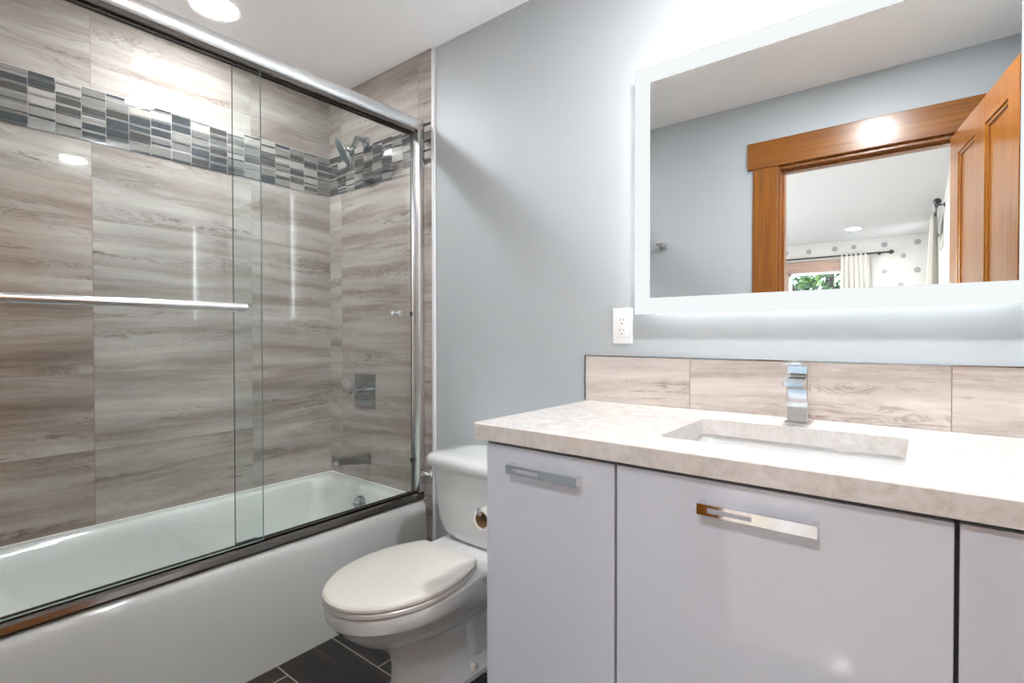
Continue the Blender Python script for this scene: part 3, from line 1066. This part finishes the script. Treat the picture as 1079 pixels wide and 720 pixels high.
# outlet
root = thing('wall_outlet', 'white double wall outlet left of the lit mirror', 'outlet', (1.741, 0, 1.18))
ox, oz = 1.741, 1.180
bm = B(); box(bm, ox - 0.036, ox + 0.036, -0.0065, -0.0005, oz - 0.060, oz + 0.060, 0.003); mesh('cover_plate', bm, M['plastic'], root)
bm = B(); box(bm, ox - 0.0165, ox + 0.0165, -0.009, -0.0055, oz - 0.033, oz + 0.033, 0.0012)
for s in (-1, 1):
    for (a, hh_) in ((-0.0065, 0.0042), (0.0065, 0.0034)):
        box(bm, ox + a - 0.0011, ox + a + 0.0011, -0.0094, -0.0089, oz + s * 0.0175 + 0.004 - hh_, oz + s * 0.0175 + 0.004 + hh_, mat=1)
    cyl(bm, (ox, -0.0089, oz + s * 0.0175 - 0.0085), (ox, -0.0094, oz + s * 0.0175 - 0.0085), 0.0025, n=14, mat=1)
mesh('receptacle', bm, [M['plastic'], M['slot']], root)
for s in (-1, 1):
    bm = B(); lathe(bm, [(0.003, 0), (0.003, 0.001), (0, 0.0014)], (ox, -0.0064, oz + s * 0.0485), (0, -1, 0), 14); mesh('screw', bm, M['satin'], root, smooth=40)

# ------------------------------------------------------------------ lit mirror
MX0, MX1, MZb, MZt = 1.802, 2.750, 1.216, 2.003
IN = 0.052
YM = -0.040
root = thing('lighted_mirror', 'large rectangular mirror with a glowing frosted border above the sink', 'mirror', (2.276, 0, 1.6))
bm = B()
box(bm, MX0 + 0.06, MX1 - 0.06, -0.030, -0.001, MZb + 0.06, MZt - 0.06, 0.002)
mesh('back_housing', bm, M['satin'], root)
bm = B()
t = 0.006
for (a, b, c, d_) in ((MX0 + 0.052, MX0 + 0.058, MZb + 0.055, MZt - 0.055), (MX1 - 0.058, MX1 - 0.052, MZb + 0.055, MZt - 0.055)):
    box(bm, a, b, -0.026, -0.008, c, d_)
box(bm, MX0 + 0.055, MX1 - 0.055, -0.026, -0.008, MZb + 0.052, MZb + 0.058)
mesh('led_strip', bm, M['led_back'], root, label='glowing strip behind the mirror edge')
bm = B()
box(bm, MX0 + 0.055, MX1 - 0.055, -0.026, -0.008, MZt - 0.040, MZt - 0.034)
mesh('led_strip', bm, M['led_top'], root, label='brighter glowing strip behind the top edge')
bm = B()
box(bm, MX0 + IN, MX1 - IN, YM, -0.035, MZb + IN, MZt - IN)
mesh('mirror_glass', bm, M['mirror'], root)
bm = B()
box(bm, MX0, MX0 + IN, YM, -0.035, MZb, MZt)
box(bm, MX1 - IN, MX1, YM, -0.035, MZb, MZt)
box(bm, MX0 + IN, MX1 - IN, YM, -0.035, MZb, MZb + IN)
box(bm, MX0 + IN, MX1 - IN, YM, -0.035, MZt - IN, MZt)
mesh('light_band', bm, M['led_face'], root, label='frosted glowing border')

# ------------------------------------------------------------------ toilet paper and holder
rx, rz, ry0, ry1 = 1.549, 0.620, -0.505, -0.400
root = thing('toilet_paper_holder', 'chrome toilet paper holder on the side of the vanity', 'paper holder', (1.639, -0.39, rz + 0.03))
bm = B()
lathe(bm, [(0.022, 0), (0.022, 0.006), (0.010, 0.010), (0, 0.010)], (1.6388, -0.385, rz + 0.016), (-1, 0, 0), 24)
mesh('mount', bm, M['chrome'], root, smooth=35)
bm = B()
tube(bm, [(1.634, -0.385, rz + 0.016), (1.57, -0.385, rz + 0.016), (rx, -0.392, rz + 0.016), (rx, -0.42, rz + 0.016), (rx, -0.50, rz + 0.016), (rx - 0.002, -0.512, rz + 0.020), (rx - 0.003, -0.514, rz + 0.036)], 0.0048)
mesh('arm', bm, M['chrome'], root, smooth=60)
root = thing('toilet_paper_roll', 'nearly used white toilet paper roll hanging beside the toilet tank', 'toilet paper', (rx, -0.45, rz))
bm = B()


def ring_tube(bm, ri, ro, ya_, yb__, mat=0, n=36):
    for (r0_, y0_, r1_, y1_) in ((ro, ya_, ro, yb__), (ro, yb__, ri, yb__), (ri, yb__, ri, ya_), (ri, ya_, ro, ya_)):
        A = [bm.verts.new((rx + r0_ * math.cos(2 * math.pi * k / n), y0_, rz + r0_ * math.sin(2 * math.pi * k / n))) for k in range(n)]
        Bv = [bm.verts.new((rx + r1_ * math.cos(2 * math.pi * k / n), y1_, rz + r1_ * math.sin(2 * math.pi * k / n))) for k in range(n)]
        for i in range(n):
            j = (i + 1) % n
            bm.faces.new((A[i], A[j], Bv[j], Bv[i])).material_index = mat
    bmesh.ops.remove_doubles(bm, verts=bm.verts, dist=1e-5)


ring_tube(bm, 0.0235, 0.031, ry0, ry1)
mesh('paper', bm, M['paper'], root, smooth=40)
bm = B(); ring_tube(bm, 0.0215, 0.0233, ry0 - 0.0005, ry1)
mesh('cardboard_tube', bm, M['card'], root, smooth=40, label='brown cardboard tube')

# ------------------------------------------------------------------ recessed ceiling lights


def downlight(x, y, label, lens):
    root = thing('recessed_light', label, 'ceiling light', (x, y, H), 'recessed ceiling lights')
    bm = B()
    lathe(bm, [(0.095, 0), (0.095, 0.003), (0.090, 0.007), (0.072, 0.005), (0.070, 0.0)], (x, y, H - 0.0002), (0, 0, -1), 48)
    mesh('trim_ring', bm, M['plastic'], root, smooth=35)
    bm = B()
    lathe(bm, [(0.0685, 0.0052), (0.0685, 0.0062), (0, 0.0064)], (x, y, H - 0.0002), (0, 0, -1), 48)
    mesh('lens', bm, lens, root, label='glowing round lens')
    return root


downlight(0.365, -0.735, 'glowing recessed ceiling light above the bathtub', M['lens_tub'])
downlight(2.31, -0.64, 'recessed ceiling light over the vanity, reflected in the shower glass', M['lens'])
downlight(1.892, -5.95, 'small recessed light in the bedroom ceiling seen in the mirror', M['lens_bed'])
downlight(1.5, -2.25, 'unseen recessed light added left of the doorway to brighten the vanity', M['lens_bed'])  # added lamp, hidden by the door head, lights the vanity fronts
downlight(2.38, -2.3, 'unseen recessed light added nearest the doorway to brighten the vanity', M['lens_bed'])  # second added lamp, out of sight, sends light through the doorway

# ------------------------------------------------------------------ robe hook on the door wall
root = thing('robe_hook', 'small chrome robe hook on the blue-grey wall, seen in the mirror', 'hook', (1.285, YW, 1.70))
hx, hz = 1.285, 1.70
bm = B(); box(bm, hx - 0.024, hx + 0.024, YW + 0.0005, YW + 0.008, hz - 0.026, hz + 0.02, 0.002); mesh('back_plate', bm, M['chrome'], root)
bm = B()
box(bm, hx - 0.012, hx + 0.012, YW + 0.008, YW + 0.045, hz - 0.008, hz + 0.006, 0.002)
box(bm, hx - 0.030, hx + 0.030, YW + 0.040, YW + 0.048, hz + 0.000, hz + 0.012, 0.002)
mesh('prong', bm, M['chrome'], root)

# ------------------------------------------------------------------ bedroom window, curtains, rods
bm = B()
fw_ = 0.085
box(bm, WX0 - fw_, WX0, BY, BY + 0.025, WZ0 - 0.05, WZ1 + 0.16, 0.003)
box(bm, WX1, WX1 + fw_, BY, BY + 0.025, WZ0 - 0.05, WZ1 + 0.16, 0.003)
box(bm, WX0 - fw_, WX1 + fw_, BY, BY + 0.030, WZ1, WZ1 + 0.16, 0.003)
box(bm, WX0 - fw_, WX1 + fw_, BY, BY + 0.030, WZ0 - 0.07, WZ0, 0.003)
struct('trim_8', bm, M['taupe'])
root = thing('window_1', 'bedroom window with taupe wood frame', 'window', (1.52, BY - 0.05, WZ0))
tag(root, kind='structure')
bm = B()
for (a, b, c, d_) in ((WX0, WX0 + 0.03, WZ0, WZ1), (WX1 - 0.03, WX1, WZ0, WZ1), (WX0, WX1, WZ0, WZ0 + 0.04), (WX0, WX1, WZ1 - 0.03, WZ1), (1.68, 1.72, WZ0, WZ1)):
    box(bm, a, b, BY - 0.09, BY - 0.02, c, d_)
mesh('window_frame', bm, M['trim_white'], root)
bm = B(); box(bm, WX0 + 0.03, 1.68, BY - 0.06, BY - 0.055, WZ0 + 0.04, WZ1 - 0.03)
box(bm, 1.72, WX1 - 0.03, BY - 0.06, BY - 0.055, WZ0 + 0.04, WZ1 - 0.03)
mesh('window_glass', bm, M['winglass'], root)
for nm, (xa, xb, ya_, yb_, za, zb) in (('window_2', (BX1 + 0.02, BX1 + 0.09, RY0, RY1, 0.6, 2.15)), ('added_window_3', (BX0 - 0.09, BX0 - 0.02, -5.4, -2.6, 0.6, 2.2))):  # the left window is unseen, added to let in more light
    root = thing(nm, 'white framed bedroom side window, the left one unseen and added for light', 'window', ((xa + xb) / 2, (ya_ + yb_) / 2, za))
    tag(root, kind='structure')
    bm = B()
    for (a, b, c, d_) in ((ya_, ya_ + 0.05, za, zb), (yb_ - 0.05, yb_, za, zb), (ya_, yb_, za, za + 0.05), (ya_, yb_, zb - 0.05, zb), ((ya_ + yb_) / 2 - 0.025, (ya_ + yb_) / 2 + 0.025, za, zb)):
        box(bm, xa, xb, a, b, c, d_)
    mesh('window_frame', bm, M['trim_white'], root)
    bm = B(); box(bm, (xa + xb) / 2 - 0.003, (xa + xb) / 2 + 0.003, ya_ + 0.05, yb_ - 0.05, za + 0.05, zb - 0.05)
    mesh('window_glass', bm, M['winglass'], root)


def rod(p0, p1, out, label, wd=0.085, cat='curtain rod'):
    """p0->p1 axis; out = unit vector from the rod back to the wall"""
    p0, p1, out = Vector(p0), Vector(p1), Vector(out)
    d = (p1 - p0).normalized()
    root = thing('curtain_rod', label, cat, (p0 + p1) / 2, 'bedroom curtain rods')
    bm = B(); cyl(bm, p0, p1, 0.011, n=16); mesh('pole', bm, M['black'], root, smooth=40)
    for p, s in ((p0, -1), (p1, 1)):
        bm = B()
        lathe(bm, [(0.012, 0), (0.016, 0.008), (0.012, 0.016), (0.022, 0.024), (0.029, 0.040), (0.029, 0.050), (0.020, 0.066), (0.006, 0.074), (0, 0.075)], p, d * s, 20)
        mesh('finial', bm, M['black'], root, smooth=45, label='round black finial')
    for f in (0.06, 0.94):
        p = p0.lerp(p1, f)
        bm = B()
        cyl(bm, p, p + out * wd, 0.007, n=12)
        lathe(bm, [(0.02, 0), (0.02, 0.008), (0, 0.01)], p + out * (wd + 0.0005), -out, 16)
        lathe(bm, [(0.016, -0.008), (0.017, 0), (0.016, 0.008)], p, d, 16)
        mesh('bracket', bm, M['black'], root, smooth=45)
    return root


rod((0.75, BY + 0.09, 2.222), (2.19, BY + 0.09, 2.222), (0, -1, 0), 'black rod above the taupe-framed bedroom window')
rod((BX1 - 0.06, -6.35, 2.30), (BX1 - 0.06, -4.3, 2.30), (1, 0, 0), 'dark curtain rod along the bedroom side wall', 0.055)


def curtain(p0, p1, ztop, zbot, amp, folds, label, flare=0.0, seed=1, tie=0.0):
    p0, p1 = Vector(p0), Vector(p1)
    d = (p1 - p0)
    nrm_ = Vector((-d.y, d.x, 0)).normalized()
    rr = random.Random(seed)
    ph = [rr.uniform(-0.5, 0.5) for _ in range(folds + 2)]
    bm = B()
    NU, NV = folds * 10, 40
    grid = []
    for j in range(NV + 1):
        s = j / NV
        z = ztop + (zbot - ztop) * s
        row_ = []
        for i in range(NU + 1):
            u = i / NU
            w = 1 + flare * s - tie * math.sin(math.pi * min(1, s * 1.2)) * 0.3
            q_ = (u - 0.0) * w
            a = amp * (0.45 + 0.55 * min(1, s * 3 + 0.15))
            off = a * math.sin(2 * math.pi * folds * u + ph[int(u * folds)] * s) + 0.3 * a * math.sin(4.7 * math.pi * folds * u + 3 * s)
            row_.append(bm.verts.new((p0.x + d.x * q_ + nrm_.x * off, p0.y + d.y * q_ + nrm_.y * off, z)))
        grid.append(row_)
    for j in range(NV):
        for i in range(NU):
            bm.faces.new((grid[j][i], grid[j][i + 1], grid[j + 1][i + 1], grid[j + 1][i]))
    o = mesh('curtain', bm, M['linen'], at=((p0.x + p1.x) / 2, (p0.y + p1.y) / 2, zbot), smooth=180)
    md = o.modifiers.new('thickness', 'SOLIDIFY')
    md.thickness = 0.003
    return tag(o, label, 'curtain', 'bedroom curtains')


curtain((1.68, BY + 0.09, 0), (2.00, BY + 0.09, 0), 2.245, 0.03, 0.022, 6, 'cream linen curtain gathered on the black rod beside the window', flare=0.32, seed=3)
curtain((BX1 - 0.075, -5.95, 0), (BX1 - 0.075, -4.9, 0), 2.325, 0.03, 0.036, 9, 'pale curtain against the bedroom side wall at the door edge', seed=5)

# ------------------------------------------------------------------ garden beyond the bedroom window
bm = B(); box(bm, -14, 18, -30, BY - 0.2, -0.4, -0.15); struct('ground', bm, M['lawn'])


def tree(x, y, h, r, n, seed, label):
    root = thing('tree', label, 'tree', (x, y, -0.15), 'trees outside the bedroom window')
    rr = random.Random(seed)
    bm = B()
    tube(bm, [(x, y, -0.16), (x + 0.1, y, h * 0.3), (x - 0.05, y + 0.1, h * 0.6), (x, y, h * 0.85)], 0.09, 10)
    for k in range(7):
        a = rr.uniform(0, 6.28)
        z0 = h * rr.uniform(0.3, 0.6)
        tube(bm, [(x, y, z0), (x + math.cos(a) * r * 0.4, y + math.sin(a) * r * 0.4, z0 + 0.5), (x + math.cos(a) * r * 0.8, y + math.sin(a) * r * 0.8, z0 + 1.1)], 0.035, 6)
    mesh('trunk', bm, M['bark'], root, smooth=60)
    bm = B()
    cl = [(Vector((rr.gauss(0, r * 0.45), rr.gauss(0, r * 0.45), rr.uniform(h * 0.25, h))), r * rr.uniform(0.25, 0.42)) for _ in range(16)]
    for k in range(n):
        c, cr = rr.choice(cl)
        dv_ = Vector((rr.gauss(0, 1), rr.gauss(0, 1), rr.gauss(0, 1))).normalized() * cr * rr.random() ** 0.4
        p = Vector((x, y, 0)) + c + dv_
        s = rr.uniform(0.05, 0.10)
        ax = Vector((rr.gauss(0, 1), rr.gauss(0, 1), rr.gauss(0, 1))).normalized()
        bx_ = ax.orthogonal().normalized()
        by_ = ax.cross(bx_)
        vs = [bm.verts.new(p + bx_ * s), bm.verts.new(p + by_ * s * 0.45), bm.verts.new(p - bx_ * s), bm.verts.new(p - by_ * s * 0.45)]
        bm.faces.new(vs)
    mesh('foliage', bm, M['leaf'], root)


tree(1.0, -12.0, 3.8, 1.4, 3000, 4, 'leafy green tree outside, at the left of the window pane')
tree(-0.9, -17.0, 5.0, 1.7, 2600, 9, 'taller green tree further back in the garden')
tree(-4.2, -12.0, 4.2, 1.3, 4000, 14, 'broad green tree at the far side of the garden')
tree(3.2, -18.5, 4.6, 1.5, 4000, 19, 'green tree behind the gathered curtain')
